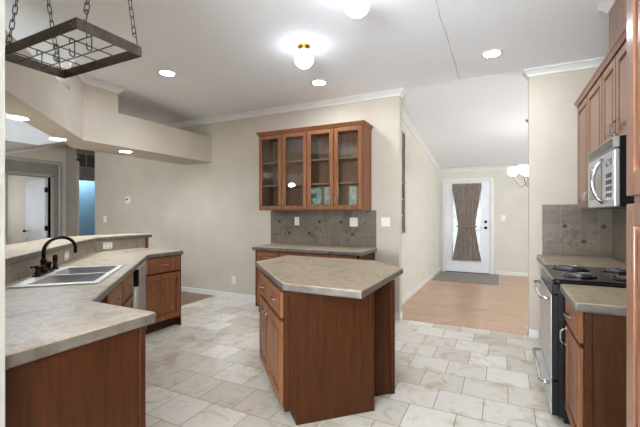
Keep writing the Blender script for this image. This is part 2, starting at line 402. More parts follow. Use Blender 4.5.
# trim: crown and baseboards
def crown(name, path, side, h=.075, w=.06, slope=False, label=None):
    """path: 3-D points along the wall/ceiling corner; side: unit 2-D vector(s) pointing into the room"""
    b = NB(); prof = [(0,0),(w,0),(w,-.014),(w*.62,-.03),(w*.3,-h*.72),(.014,-h),(0,-h)]
    rings = []
    for i, p in enumerate(path):
        s = side[i] if isinstance(side[0], (tuple, list)) else side
        rings.append([b.verts.new((p[0]+s[0]*a, p[1]+s[1]*a, p[2]+c)) for a, c in prof])
    for r0, r1 in zip(rings, rings[1:]):
        for k in range(len(prof)): b.faces.new((r0[k], r0[(k+1)%len(prof)], r1[(k+1)%len(prof)], r1[k]))
    b.faces.new(rings[0]); b.faces.new(rings[-1])
    return struct(name, b, 'trim', label=label, cat='crown moulding' if label else None)
crown('trim_1', [(-7.41,WY,CZ),(-1.165,WY,CZ),(-1.165,WY+.12,CZ)], [(0,-1),(1,-1),(1,0)], label='white crown moulding over the centre wall')
crown('trim_2', [(.265,WY+.12,CZ),(.265,WY,CZ),(RX,WY,CZ)], [(-1,0),(-1,-1),(0,-1)], label='white crown moulding over the short stove wall')
sz = lambda y: CZ-(y-4.66)*(CZ-FCZ)/(FY+.1-4.66)
crown('trim_3', [(-1.33,4.72,sz(4.72)),(-1.33,FY,sz(FY))], (1,0), label='white crown moulding down the front room left wall')
crown('trim_4', [(-1.33,FY,sz(FY)),(4.0,FY,sz(FY))], (0,-1), label='white crown moulding over the front door wall')
crown('trim_5', [(-3.96,2.2,CZ),(-4.285,2.525,CZ),(-4.285,2.95,CZ),(-4.92,2.95,CZ)], [(.9,.4),(1,.42),(1,1),(0,1)], label='white crown moulding round the boxed soffit corner')
crown('trim_6', [(LX,1.2,2.438),(LX,3.2,2.438),(LX,4.48,2.86)], (1,0), .07, .05, label='white crown moulding on the left wall')
def baseboard(name, segs, label=None):
    b = NB()
    for x0,x1,y0,y1 in segs: box(b, x0, x1, y0, y1, 0, .085, .004)
    struct(name, b, 'trim', label=label, cat='baseboard' if label else None)
baseboard('baseboard_center', [(-7.4,-3.02,WY-.014,WY),(-1.45,-1.165,WY-.014,WY),(-1.165,-1.151,WY-.014,WY+.12)], 'white baseboard along the centre wall')
baseboard('baseboard_stub', [(.251,.36,WY-.014,WY),(.251,.265,WY-.014,WY+.12)], 'white baseboard at the short stove wall')
baseboard('baseboard_hall', [(-1.33,-1.316,4.73,FY)], 'white baseboard down the front room left wall')
baseboard('baseboard_far', [(-.13,3.98,FY-.014,FY)], 'white baseboard along the front door wall')
b = NB(); box(b, -1.165, .265, 4.642, 4.678, -.001, .006, .002); struct('trim_threshold', b, 'oak', label='thin wood strip where tile meets oak floor', cat='threshold')
# ceiling seam
b = NB(); yy = 1.5; xx = -.441
while yy < 4.55:
    y2 = min(4.56, yy+random.uniform(.08, .3)); x2 = -.441+random.uniform(-.007, .007); w_ = random.uniform(.0015, .0035)
    quad(b, [(xx-w_,yy,CZ-.0015),(xx+w_,yy,CZ-.0015),(x2+w_,y2,CZ-.0015),(x2-w_,y2,CZ-.0015)]); xx, yy = x2, y2
struct('trim_seam', b, 'post', label='thin crack line along the kitchen ceiling', cat='ceiling seam')
b = NB(); box(b, -1.165, .265, 4.6, 4.64, CZ-.002, CZ+.001); struct('trim_ridge', b, 'ceiling', label='ridge strip across the wide opening', cat='ceiling seam')

# front door
d = thing('door_1', 'white front door with a long glass pane behind a tied curtain', 'door', (0, FY, 0)); d['kind'] = 'structure'
dx0, dx1 = -1.165, -.245
b = NB(); gz0, gz1, gx0, gx1 = .3, 1.95, dx0+.15, dx1-.19
for (x0,x1,z0,z1) in ((dx0,gx0,.015,2.075),(gx1,dx1,.015,2.075),(gx0,gx1,.015,gz0),(gx0,gx1,gz1,2.075)): box(b, x0, x1, .0, .045, z0, z1)
for (x0,x1,z0,z1) in ((gx0-.03,gx0,gz0-.03,gz1+.03),(gx1,gx1+.03,gz0-.03,gz1+.03),(gx0,gx1,gz0-.03,gz0),(gx0,gx1,gz1,gz1+.03)): box(b, x0, x1, -.012, .002, z0, z1, .004)
obj('panel', b, 'doorwhite', d)
b = NB(); box(b, gx0, gx1, .02, .026, gz0, gz1); obj('glass', b, 'pane', d)
b = NB()
for k in range(1, 3): x = gx0+(gx1-gx0)*k/3; box(b, x-.008, x+.008, .016, .03, gz0, gz1)
for k in range(1, 5): z = gz0+(gz1-gz0)*k/5; box(b, gx0, gx1, .016, .03, z-.008, z+.008)
obj('glazing_bars', b, 'doorwhite', d)
b = NB(); lathe(b, [(.034,0),(.034,-.012),(.012,-.014),(.012,-.04),(.03,-.045),(.032,-.065),(.02,-.078),(0,-.08)], (-.325,-.0,1.03), axis='Y', seg=18); obj('knob', b, 'bronze', d)
b = NB(); lathe(b, [(.032,0),(.032,-.016),(.024,-.022),(0,-.023)], (-.325,-.0,1.165), axis='Y', seg=18); box(b, -.33, -.32, -.04, -.02, 1.145, 1.185); obj('deadbolt', b, 'bronze', d)
b = NB()
for (x0,x1,z0,z1) in ((dx0-.08,dx0-.012,0,2.09),(dx1+.012,dx1+.08,0,2.09),(dx0-.08,dx1+.08,2.09,2.155)): box(b, x0, x1, -.02, 0, z0, z1, .006)
for (x0,x1,z0,z1) in ((dx0-.035,dx0-.004,0,2.09),(dx1+.004,dx1+.035,0,2.09),(dx0-.035,dx1+.035,2.079,2.1)): box(b, x0, x1, .0, .1, z0, z1)
obj('casing', b, 'trim', d)
b = NB(); box(b, dx0, dx1, -.01, .1, 0, .014); obj('sill', b, 'bronze', d)
# tied curtain
c = thing('door_curtain', 'taupe hourglass curtain tied in the middle on the front door', 'curtain', (-.72, FY-.035, 0))
b = NB(); nx, nz = 64, 36; rows = []
for j in range(nz+1):
    t = j/nz; z = .27+t*1.77; hw = min(.178+.155*abs(2*(t-.44))**1.15*(1.0 if t < .44 else .88), .31); row = []
    for i in range(nx+1):
        s = i/nx*2-1; row.append(b.verts.new((s*hw, .012*math.sin(s*38)+.004*math.sin(s*17+t*4)-.008, z)))
    rows.append(row)
for j in range(nz):
    for i in range(nx): f = b.faces.new((rows[j][i], rows[j][i+1], rows[j+1][i+1], rows[j+1][i])); f.smooth = True
o = obj('fabric', b, 'curtain', c); sm = o.modifiers.new('thick', 'SOLIDIFY'); sm.thickness = .003
b = NB(); tube(b, [(-.2,-.0,1.06),(-.19,-.026,1.055),(0,-.03,1.05),(.19,-.026,1.055),(.2,.0,1.06)], .018, 8); obj('tieback', b, 'curtain', c)
for z in (2.03, .28): b = NB(); tube(b, [(-.31,-.008,z),(.31,-.008,z)], .007); obj('rod', b, 'plate', c)
b = NB(); box(b, -1.27, -.06, 7.66, 8.86, 0, .012, .004); tag(obj('door_mat', b, 'mat'), 'large grey mat on the oak floor before the front door', 'mat')
# seen edge-on on the front-room left wall
a = thing('wall_panel', 'narrow dark framed panel seen edge-on on the pale left wall', 'wall art', (-1.33, 5.31, 1.8))
b = NB()
for (y0,y1,z0,z1) in ((-.2,-.17,-.74,.74),(.12,.15,-.74,.74),(-.2,.15,.71,.74),(-.2,.15,-.74,-.71)): box(b, 0, .035, y0, y1, z0, z1)
obj('frame', b, 'nickel', a)
for k in range(6): z = -.70+k*.237; b = NB(); box(b, .004, .028, -.165, .115, z, z+.21); obj('pane', b, 'darkpane', a)

# ------------------------------------------------------------------ cabinet builders (local frame: x width, front at y=0 facing -y)
def raised_front(w, h, t=.02, rail=.058, flat=False):
    b = NB()
    if flat:
        box(b, 0, w, -t, 0, 0, h, .004, 2)
        i = .028; vs = [(i,-t-.0005,i),(w-i,-t-.0005,i),(w-i,-t-.0005,h-i),(i,-t-.0005,h-i)]; j = .014
        ws = [(i+j,-t-.005,i+j),(w-i-j,-t-.005,i+j),(w-i-j,-t-.005,h-i-j),(i+j,-t-.005,h-i-j)]
        quad(b, ws)
        for k in range(4): quad(b, [vs[k], vs[(k+1)%4], ws[(k+1)%4], ws[k]])
        return b
    for (x0,x1,z0,z1) in ((0,rail,0,h),(w-rail,w,0,h),(rail,w-rail,0,rail),(rail,w-rail,h-rail,h)): box(b, x0, x1, -t, 0, z0, z1, .0035, 2)
    box(b, rail-.004, w-rail+.004, -t*.4, -.001, rail-.004, h-rail+.004)
    i = rail+.008; j = .026; y0 = -t*.42; y1 = -t*.98
    vs = [(i,y0,i),(w-i,y0,i),(w-i,y0,h-i),(i,y0,h-i)]; ws = [(i+j,y1,i+j),(w-i-j,y1,i+j),(w-i-j,y1,h-i-j),(i+j,y1,h-i-j)]
    quad(b, ws)
    for k in range(4): quad(b, [vs[k], vs[(k+1)%4], ws[(k+1)%4], ws[k]])
    return b
def pull(parent, x, z, vertical, mat='nickel', L=.1, y=-.02):
    b = NB(); h = L/2; pts = []
    for k in range(13):
        a = -1+2*k/12; q = a*h; out = .03*(1-abs(a)**5)
        pts.append((x, y-out, z+q) if vertical else (x+q, y-out, z))
    tube(b, pts, .0048, 8)
    for s in (-1, 1): ball(b, (x, y-.001, z+s*h) if vertical else (x+s*h, y-.001, z), .008, u=10, v=6)
    return obj('handle', b, mat, parent)
def add_front(root, kind, x0, x1, z0, z1, hx=None, hz=None, vert=False, mat='wood', hm='nickel'):
    bm = raised_front(x1-x0, z1-z0, flat=(kind == 'drawer'))
    o = obj(kind, bm, mat, root); o.location = (x0, 0, z0)
    if hx is not None: pull(o, hx-x0, hz-z0, vert, hm)
    return o
def body(root, w, d, h, toe=True, mat='wood_shaded', name='body', z0=.1):
    b = NB()
    box(b, 0, w, 0, d, z0 if toe else 0, h)
    if toe: box(b, .0, w, .075, d, 0, z0)
    return obj(name, b, mat, root)

K = .905; KT = .05; KB = K-KT

# ------------------------------------------------------------------ island
isl = thing('kitchen_island', 'six-sided kitchen island with a pale stone-look top and cherry panels', 'kitchen island', (-1.867, 2.602, 0), -45)
b = NB(); box(b, 0, .897, 0, .62, .1, KB); box(b, 0, .897, .075, .62, 0, .1); box(b, .1, .735, .62, .875, 0, KB); obj('body', b, 'wood_shaded', isl)
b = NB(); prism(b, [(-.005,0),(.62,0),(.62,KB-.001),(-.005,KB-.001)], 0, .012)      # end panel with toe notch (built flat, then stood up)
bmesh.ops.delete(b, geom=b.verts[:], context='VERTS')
box(b, .897, .909, 0, .62, .1, KB-.002); box(b, .897, .909, .075, .62, 0, .1); obj('end_panel', b, 'wood_shaded', isl)
for q in ((.897,.914,.592,.625,0,KB-.002,.003),(.735,.748,.848,.88,0,KB-.002,.003),(.897,.914,-.004,.03,.1,KB-.002,.003)): b = NB(); box(b, *q); obj('corner_trim', b, 'wood_shaded', isl)
for (x0, x1, hx) in ((.03,.435,.40),(.455,.875,.49)):
    add_front(isl, 'door', x0, x1, .125, .655, hx, .575, True)
    add_front(isl, 'drawer', x0, x1, .68, .845, (x0+x1)/2, .765, False)
inv = isl.matrix_basis.inverted() if False else (Matrix.Translation((-1.867,2.602,0)) @ Matrix.Rotation(R(-45),4,'Z')).inverted()
poly = [(-2.05,2.775),(-1.255,1.98),(-.722,1.985),(-.722,2.975),(-1.095,3.34),(-2.05,3.34)]
pl = [tuple((inv @ Vector((x,y,0)))[:2]) for x, y in poly]
b = NB(); prism(b, pl, KB, K, .012, 3); counter_obj('countertop', b, isl)

# ------------------------------------------------------------------ peninsula
SQ = math.sqrt(.5)
def sn(s, n): return ((-s+n)*SQ, (s+n)*SQ)          # along the diagonal run, n = distance towards the room
pen = [(-1.40,.575),(-1.40,1.15),(-1.877,1.15),(-3.43,2.703),(-3.45,2.75),(-3.45,3.22),(-4.255,3.22),(-4.255,2.618),(-2.212,.575)]
hole = [sn(2.67,-1.0),sn(2.67,-.625),sn(3.45,-.625),sn(3.45,-1.0)]
b = NB(); prism(b, pen, KB, K, .012, 3, holes=[hole])
tag(counter_obj('countertop', b), 'long angled stone-look countertop holding the double sink', 'countertop')
# near section: only its end panel shows
c = thing('base_cabinet', 'cherry base cabinet end nearest the camera under the angled countertop', 'base cabinet', (-1.43, 1.10, 0), 180)
body(c, .47, .52, KB-.001); 
b = NB(); box(b, -.012, 0, .0, .525, 0, KB-.002); obj('end_panel', b, 'wood_shaded', c)
b = NB(); box(b, -.018, .0, -.004, .025, 0, KB-.002, .003); obj('corner_trim', b, 'wood_shaded', c)
add_front(c, 'door', .03, .43, .125, .845, .39, .7, True)
# diagonal sink cabinet, dishwasher, end cabinet
SN0 = sn(2.19, -.545)
c = thing('sink_cabinet', 'cherry sink cabinet with two false drawers under the double sink', 'base cabinet', (*SN0, 0), 135)
b = NB(); box(b, 0, 1.31, 0, .02, .1, KB-.002); box(b, 0, 1.31, .02, .55, .1, .12); box(b, 0, .02, .02, .55, .1, KB-.002); box(b, 1.29, 1.31, .02, .55, .1, KB-.002); box(b, 0, 1.31, .075, .095, 0, .1); obj('body', b, 'wood_shaded', c)
for x0, x1, hx in ((.36,.80,.76),(.83,1.29,.87)):
    add_front(c, 'drawer', x0, x1, .68, .845, (x0+x1)/2, .765, False)
    add_front(c, 'door', x0, x1, .125, .655, hx, .58, True)
dw = thing('dishwasher', 'stainless dishwasher with a black handle beside the sink cabinet', 'dishwasher', (*sn(3.505,-.545), 0), 135)
b = NB(); box(b, .0, .76, .0, .55, .1, KB-.004); box(b, 0, .76, .06, .5, 0, .1); obj('body', b, 'black', dw)
b = NB(); box(b, .13, .74, -.028, 0, .13, .70, .004); obj('door', b, 'steel', dw)
b = NB(); box(b, .13, .74, -.034, 0, .71, .855, .005); obj('control_panel', b, 'steel', dw)
b = NB(); box(b, .08, .125, -.045, 0, .70, .85, .006); obj('handle', b, 'black', dw)
b = NB(); box(b, .09, .125, -.02, 0, .12, .695, .003); obj('edge_strip', b, 'plate', dw)
c = thing('end_cabinet', 'cherry base cabinet with one drawer and door at the far bar end', 'base cabinet', (-3.485, 2.70, 0), 90)
body(c, .50, .70, KB-.001, z0=.1)
add_front(c, 'drawer', .02, .485, .68, .845, .25, .765, False)
add_front(c, 'door', .02, .485, .125, .655, .06, .54, True)
b = NB(); box(b, .4995, .512, -.0, .70, .0, KB-.002); obj('end_panel', b, 'wood_shaded', c)
# tiled splash and raised bar
sp = wall_bar
b = NB(); L = math.hypot(2.05, 2.05); box(b, 0, L, -.01, 0, K, 1.03); o = obj('tile_strip', b, 'slate_bar', sp); o.location = (-2.21+.001, .571, 0); o.rotation_euler = (0, 0, R(135)); o.location = (-2.21, .572, 0)
b = NB(); box(b, 0, .69, -.01, 0, K, 1.03); o = obj('tile_strip', b, 'slate_bar', sp); o.location = (-4.259, 2.62, 0); o.rotation_euler = (0, 0, R(90))
b = NB(); box(b, -4.38, -4.245, 3.3405, 3.355, 0, 1.03); box(b, -4.2595, -4.245, 3.312, 3.3405, 0, 1.03); obj('end_trim', b, 'wood', sp)
bt = [(-2.16,.58),(-4.21,2.63),(-4.21,3.39),(-4.66,3.39),(-4.66,2.42),(-2.82,.58)]
b = NB(); prism(b, bt, 1.031, 1.076, .012, 3)
tag(counter_obj('bar_counter', b), 'raised stone-look bar top running behind the sink', 'bar top')
# sink
sk = thing('double_sink', 'double bowl stainless sink set into the angled countertop', 'sink', (*sn(3.06,-.85), K), 135)
b = NB()    # local x = along the run, local -y = towards the room
rx, ry0, ry1 = .43, -.255, .26
xs0 = [(-.37,-.015),(.015,.37)]; by0, by1 = -.215, .14
outer = [(-rx,ry0),(rx,ry0),(rx,ry1),(-rx,ry1)]
prism(b, outer, .0, .009, .0, holes=[[(x0,by0),(x1,by0),(x1,by1),(x0,by1)] for x0,x1 in xs0])
obj('rim', b, 'sinkrim', sk)
for x0, x1 in xs0:
    b = NB(); m = .03; dp = -.17
    t = [(x0,by0),(x1,by0),(x1,by1),(x0,by1)]; q = [(x0+m,by0+m),(x1-m,by0+m),(x1-m,by1-m),(x0+m,by1-m)]
    for k in range(4): quad(b, [(*t[k],.006),(*t[(k+1)%4],.006),(*q[(k+1)%4],dp),(*q[k],dp)])
    quad(b, [(*p,dp) for p in q]); bmesh.ops.remove_doubles(b, verts=b.verts[:], dist=1e-5)
    o = obj('bowl', b, 'sinksteel', sk)
    b = NB(); lathe(b, [(.04,0),(.04,.004),(.0,.004)], ((x0+x1)/2,-.04,dp), 16); obj('drain', b, 'chrome', o)
# faucet (stands on the sink's back ledge)
fc = thing('kitchen_faucet', 'dark bronze gooseneck faucet with two cross handles behind the sink', 'faucet', (*sn(3.13,-1.055), K+.009), 135)
b = NB(); prism(b, [(-.13,-.025),(.13,-.025),(.15,0),(.13,.025),(-.13,.025),(-.15,0)], 0, .012, .003); obj('base_plate', b, 'bronze', fc)
b = NB(); lathe(b, [(.026,.012),(.026,.03),(.019,.04),(.019,.09),(.022,.1),(.014,.11)], seg=16)
pts = [(0,0,.1),(0,0,.16)]; ex, ey = .245, -.13
for k in range(1, 19):
    a = math.pi*k/18*1.03; q = (1-math.cos(a))/2; pts.append((ex*q, ey*q, .16+.095*math.sin(a)))
pts.append((ex, ey, .125)); tube(b, pts, [.0125]*(len(pts)-2)+[.012,.0145], 12); obj('spout', b, 'bronze', fc)
for x in (-.1, .1):
    b = NB(); lathe(b, [(.022,.012),(.022,.02),(.014,.03),(.014,.055),(.018,.06),(.018,.072),(.006,.08)], (x,0,0), 14)
    for a in range(4):
        d_ = Vector((math.cos(a*math.pi/2+.5), math.sin(a*math.pi/2+.5), 0)); tube(b, [Vector((x,0,.066)), Vector((x,0,.066))+d_*.034], .0055, 8); ball(b, Vector((x,0,.066))+d_*.036, .008, u=8, v=6)
    obj('handle', b, 'bronze', fc)
spr = NB(); lathe(spr, [(.022,0),(.022,.015),(.014,.022),(.013,.05),(.018,.075),(.018,.10),(.013,.112),(0,.114)], seg=14); tube(spr, [(.0,0,.1),(.03,-.012,.107)], .008)
o = obj('side_sprayer', spr, 'bronze'); o.location = (*sn(3.37,-1.06), K+.009); tag(o, 'small bronze side sprayer standing beside the gooseneck faucet', 'sprayer')

# ------------------------------------------------------------------ hutch under the glass cabinet
hx0, hx1, hy = -2.985, -1.49, 4.03
hc = thing('hutch_cabinet', 'cherry base cabinet against the centre wall behind the island', 'base cabinet', (hx0, hy, 0), 0)
hw = hx1-hx0; body(hc, hw, WY-hy-.001, KB)
n = 4; fw = (hw-.05)/n
for i in range(n):
    x0 = .025+i*fw+.008; x1 = .025+(i+1)*fw-.008
    add_front(hc, 'drawer', x0, x1, .69, .845, (x0+x1)/2, .77, False)
    add_front(hc, 'door', x0, x1, .125, .665, x1-.05 if i % 2 == 0 else x0+.05, .58, True)
b = NB(); prism(b, [(hx0-.03-hx0,-.04),(hw+.03,-.04),(hw+.03,WY-hy-.001),(-.03,WY-hy-.001)], KB+.0005, K, .012, 3); counter_obj('countertop', b, hc)
def slate(name, label, x0, x1, z0, z1, dia, y=WY):
    t = thing(name, label, 'backsplash', (x0, y, z0))
    b = NB(); box(b, 0, x1-x0, -.01, -.0005, 0, z1-z0); obj('tile_field', b, 'slate', t)
    for (x, z) in dia:
        b = NB(); r = .027; x -= x0; z -= z0
        vs = [(x-r,-.0095,z),(x,-.0095,z-r),(x+r,-.0095,z),(x,-.0095,z+r)]; ws = [(p[0],-.0125,p[2]) for p in vs]
        quad(b, ws)
        for k in range(4): quad(b, [vs[k], vs[(k+1)%4], ws[(k+1)%4], ws[k]])
        obj('diamond_insert', b, 'diamond', t)
    return t
slate('tile_backsplash', 'brown slate tile backsplash between hutch counter and glass cabinet', -3.12, -1.47, K+.001, 1.393,
      [(-3.12+.165*k, K+.001+.163*(2 if k % 2 else 1)) for k in range(1, 10, 1) if k % 3 != 0])
_st = slate('tile_backsplash', 'brown slate tile backsplash with dark diamonds behind the stove', .387, .997, K+.001, 1.445,
      [(.387+.165*(k+1)+.04, (1.218 if k % 2 == 0 else 1.062)) for k in range(3)])
b = NB(); box(b, 0, WY-.011-2.24, -.009, -.0005, 0, 1.39-K-.001); o = obj('tile_field', b, 'slate', _st); o.location = (RX-.387, -.0105, 0); o.rotation_euler = (0, 0, R(-90))

# glass upper cabinet
ux0, ux1, uz0, uz1, ud = -3.095, -1.535, 1.395, 2.448, .33
uc = thing('glass_cabinet', 'cherry wall cabinet with four glass doors over the hutch', 'wall cabinet', (ux0, WY-ud, uz0), 0)
uw, uh = ux1-ux0, uz1-uz0
b = NB()
box(b, 0, .018, .0, ud-.001, 0, uh); box(b, uw-.018, uw, 0, ud-.001, 0, uh); box(b, .018, uw-.018, 0, ud-.001, 0, .02); box(b, .018, uw-.018, 0, ud-.001, uh-.02, uh)
for x in (0, uw/4-.02, uw/2-.025, uw*3/4-.02): box(b, x, x+(.04 if x else .03), .0, .02, .02, uh-.02)
box(b, uw-.03, uw-.001, .0, .02, .02, uh-.02); box(b, uw/2-.01, uw/2+.01, .02, ud-.012, .02, uh-.02)
obj('body', b, 'wood', uc)
b = NB(); box(b, .018, uw-.018, ud-.012, ud-.002, .02, uh-.02); obj('back', b, 'wood_in', uc)
for z in (.345, .665):
    for x0, x1 in ((.018, uw/2-.01),(uw/2+.01, uw-.018)): b = NB(); box(b, x0, x1, .022, ud-.012, z-.009, z+.009); obj('shelf', b, 'shelf', uc)
fw = uw/4
for i in range(4):
    x0 = i*fw+.006; x1 = (i+1)*fw-.006; w_ = x1-x0; h_ = uh-.012; r_ = .055
    b = NB()
    for (a0,a1,z0,z1) in ((0,r_,0,h_),(w_-r_,w_,0,h_),(r_,w_-r_,0,r_),(r_,w_-r_,h_-r_,h_)): box(b, a0, a1, -.021, -.001, z0, z1, .004, 2)
    o = obj('door', b, 'wood', uc); o.location = (x0, 0, .006)
    b = NB(); box(b, r_-.005, w_-r_+.005, -.012, -.009, r_-.005, h_-r_+.005); obj('glass', b, 'glass', o)
    pull(o, (w_-.027) if i % 2 == 0 else .027, .10, True)
def cab_crown(root, w, d, z, proj=.026, h=.045, ends=(1,1), mat='wood'):
    b = NB(); e0, e1 = ends
    prof = [(0,0),(.006,0),(.012,h*.3),(proj*.7,h*.62),(proj,h*.75),(proj,h),(0,h)]
    path = []
    pts = [(0,d),(0,-.021),(w,-.021),(w,d)]; dirs = [(-1,0),(-1,-1),(1,-1),(1,0)]
    if not e0: pts = pts[1:]; dirs = [(0,-1)]+dirs[2:]
    if not e1: pts = pts[:-1]; dirs = dirs[:-2]+[(0,-1)]
    rings = [[b.verts.new((p[0]+q[0]*a, p[1]+q[1]*a, z+c)) for a, c in prof] for p, q in zip(pts, dirs)]
    for r0, r1 in zip(rings, rings[1:]):
        for k in range(len(prof)): b.faces.new((r0[k], r0[(k+1)%len(prof)], r1[(k+1)%len(prof)], r1[k]))
    b.faces.new(rings[0]); b.faces.new(rings[-1])
    box(b, .0, w, -.02, d, z, z+.012)
    return obj('crown_moulding', b, mat, root)
cab_crown(uc, uw, ud-.001, uh)

# ------------------------------------------------------------------ right run
SY0, SY1 = 2.78, 3.54          # stove
UF = .72                       # face of wall cabinets
def wallcab(name, label, y0, y1, z0, z1, doors, ends):
    c = thing(name, label, 'wall cabinet', (UF, y1, z0), -90); w = y1-y0; d = RX-UF-.011
    b = NB(); box(b, 0, w, 0, d, 0, z1-z0); obj('body', b, 'wood_lit', c)
    fw = w/doors
    for i in range(doors):
        x0 = i*fw+.01; x1 = (i+1)*fw-.01
        add_front(c, 'door', x0, x1, .008, z1-z0-.012, (x1-.03) if i % 2 == 0 else (x0+.03), .1, True, 'wood_lit')
    cab_crown(c, w, d, z1-z0, ends=ends, mat='wood_lit'); return c
wallcab('wall_cabinet', 'tall cherry wall cabinet between microwave and short stove wall', SY1+.002, WY-.013, 1.395, 2.448, 2, (0,0))
wallcab('wall_cabinet', 'short cherry wall cabinet directly above the microwave', SY0, SY1-.002, 1.84, 2.448, 2, (0,0))
ch = thing('vent_chase', 'cherry box rising from the microwave cabinet to the ceiling', 'vent chase', (.715, 3.40, 2.494), -90)
b = NB(); box(b, 0, .64, 0, RX-.715-.011, 0, CZ-2.494-.001); obj('panel', b, 'wood_lit', ch)
b = NB(); prof = [(0,0),(.06,0),(.06,-.014),(.037,-.03),(.018,-.06),(.012,-.075),(0,-.075)]; zz = CZ-2.494-.001
rings = [[b.verts.new((p[0]+q[0]*a, p[1]+q[1]*a, zz+c)) for a, c in prof] for p, q in (((0,.284),(-1,0)),((0,0),(-1,-1)),((.64,0),(0,-1)))]
for r0, r1 in zip(rings, rings[1:]):
    for k in range(len(prof)): b.faces.new((r0[k], r0[(k+1)%len(prof)], r1[(k+1)%len(prof)], r1[k]))
b.faces.new(rings[0]); b.faces.new(rings[-1]); obj('crown_moulding', b, 'trim', ch)
# microwave (local x runs towards the camera, -y towards the room)
mw = thing('microwave', 'stainless over-the-range microwave with a curved handle above the stove', 'microwave', (.61, SY1-.005, 1.392), -90)
mwW = SY1-SY0-.01; mwd = RX-.61-.011; mh = .43
b = NB(); box(b, 0, mwW, .03, mwd, 0, mh); obj('body', b, 'black', mw)
b = NB(); box(b, 0, mwW, 0, .03, .0, mh-.075, .008, 2); obj('front', b, 'steel', mw)
b = NB(); box(b, 0, mwW, .0, .03, mh-.07, mh, .005)
obj('top_fascia', b, 'steel', mw)
for k in range(5): b = NB(); box(b, .03, mwW-.03, -.0035, .004, mh-.064+k*.0118, mh-.056+k*.0118); obj('vent_slot', b, 'black', mw)
b = NB(); box(b, .06, .45, -.003, .003, .06, mh-.12, .002); obj('window', b, 'darkglass', mw)
b = NB(); pts = [(.49, .0, .03)]+[(.49, -.062*math.sin(math.pi*t/12)**.6, .03+(mh-.14)*t/12) for t in range(1,12)]+[(.49, .0, mh-.11)]; tube(b, pts, .014, 10); obj('handle', b, 'chrome', mw)
b = NB(); box(b, .55, mwW-.02, -.003, .003, .04, mh-.1, .002); obj('control_panel', b, 'steel', mw)
b = NB(); box(b, .57, mwW-.04, -.0045, -.002, mh-.17, mh-.125); obj('display', b, 'darkglass', mw)
for k in range(12): b = NB(); i, j = k % 3, k//3; box(b, .572+i*.05, .572+i*.05+.038, -.0045, -.002, .06+j*.042, .06+j*.042+.028, .001); obj('button', b, 'slot', mw)
b = NB(); box(b, .1, .6, .06, .3, -.008, .0); obj('underlight', b, 'slot', mw)
# stove
st = thing('range', 'black slide-in electric stove with stainless front and coil burners', 'stove', (.295, SY1, 0), -90)
sw = SY1-SY0; sd = RX-.295-.011
b = NB(); box(b, 0.002, sw-.002, .03, sd, .04, .90); box(b, .02, sw-.02, .06, sd-.05, 0, .04); obj('body', b, 'black', st)
b = NB(); box(b, 0, sw, -.004, sd, .9, .928, .008, 2); obj('cooktop', b, 'blackgloss', st)
for (x, y, r_) in ((.2,.17,.1),(.56,.17,.078),(.2,.46,.078),(.56,.46,.1)):
    b = NB(); lathe(b, [(r_+.022,.928),(r_+.022,.934),(r_+.01,.936),(r_,.93),(.02,.929)], (x,y,0), 28); o = obj('burner', b, 'blackgloss', st)
    b = NB(); pts = []
    for k in range(110): a = k*.2; rr = .018+(r_-.018)*k/109; pts.append((x+rr*math.cos(a), y+rr*math.sin(a), .941))
    tube(b, pts, .0062, 6); obj('coil', b, 'coil', o)
b = NB(); box(b, 0.002, sw-.002, -.004, .03, .83, .898, .004); obj('control_strip', b, 'black', st)
b = NB(); box(b, .004, sw-.004, -.006, .03, .275, .825, .003); o = obj('oven_door', b, 'black', st)
b = NB(); box(b, .006, sw-.006, -.012, -.0062, .277, .823, .001); obj('front_skin', b, 'steel', o)
def bar_handle(p, z, y=-.012):
    b = NB(); a0, a1 = .05, sw-.05
    tube(b, [(a0, y, z),(a0+.004, y-.035, z),(a0+.03, y-.052, z),(a1-.03, y-.052, z),(a1-.004, y-.035, z),(a1, y, z)], .0115, 10); obj('handle', b, 'chrome', p)
bar_handle(o, .79)
b = NB(); box(b, .004, sw-.004, -.006, .03, .045, .265, .003); o = obj('warming_drawer', b, 'black', st)
b = NB(); box(b, .006, sw-.006, -.012, -.0062, .047, .263, .001); obj('front_skin', b, 'steel', o); bar_handle(o, .235)
b = NB(); box(b, 0, sw, sd-.06, sd, .928, 1.08, .006); obj('backguard', b, 'black', st)
for k in range(4): b = NB(); lathe(b, [(.02,-.0),(.018,-.02),(0,-.022)], (.1+k*.08+(.24 if k > 1 else 0), sd-.06, 1.01), 14, 'Y'); obj('knob', b, 'black', st)
# base cabinets left and right of the stove
c = thing('corner_cabinet', 'cherry base cabinet with stone-look top in the corner past the stove', 'base cabinet', (.41, WY-.011, 0), -90)
cw = WY-SY1-.013; body(c, cw, RX-.41-.011, KB-.001)
for x0, x1 in ((.02,.51),(.53,1.04)): add_front(c, 'drawer', x0, x1, .68, .845, (x0+x1)/2, .765, False); add_front(c, 'door', x0, x1, .125, .655, x1-.05, .58, True)
b = NB(); prism(b, [(0,-.075),(cw,-.075),(cw,RX-.41-.011),(0,RX-.41-.011)], KB, K, .012, 3); counter_obj('countertop', b, c)
c = thing('drawer_cabinet', 'cherry base cabinet with stone-look top on the near side of the stove', 'base cabinet', (.375, SY0-.012, 0), -90)
cw = SY0-.012-2.25; body(c, cw, RX-.375-.011, KB-.001)
b = NB(); box(b, cw, cw+.012, 0, RX-.375-.011, 0, KB-.002); obj('end_panel', b, 'wood_shaded', c)
b = NB(); box(b, cw-.0, cw+.017, -.002, .03, 0, KB-.002, .003); obj('corner_trim', b, 'wood_shaded', c)
add_front(c, 'drawer', .03, cw-.03, .68, .845, cw/2, .765, False, 'wood'); add_front(c, 'door', .03, cw-.03, .125, .655, .07, .59, True, 'wood')
b = NB(); prism(b, [(0,-.045),(cw+.035,-.05),(cw+.035,RX-.375-.011),(0,RX-.375-.011)], KB, K, .014, 3); counter_obj('countertop', b, c)
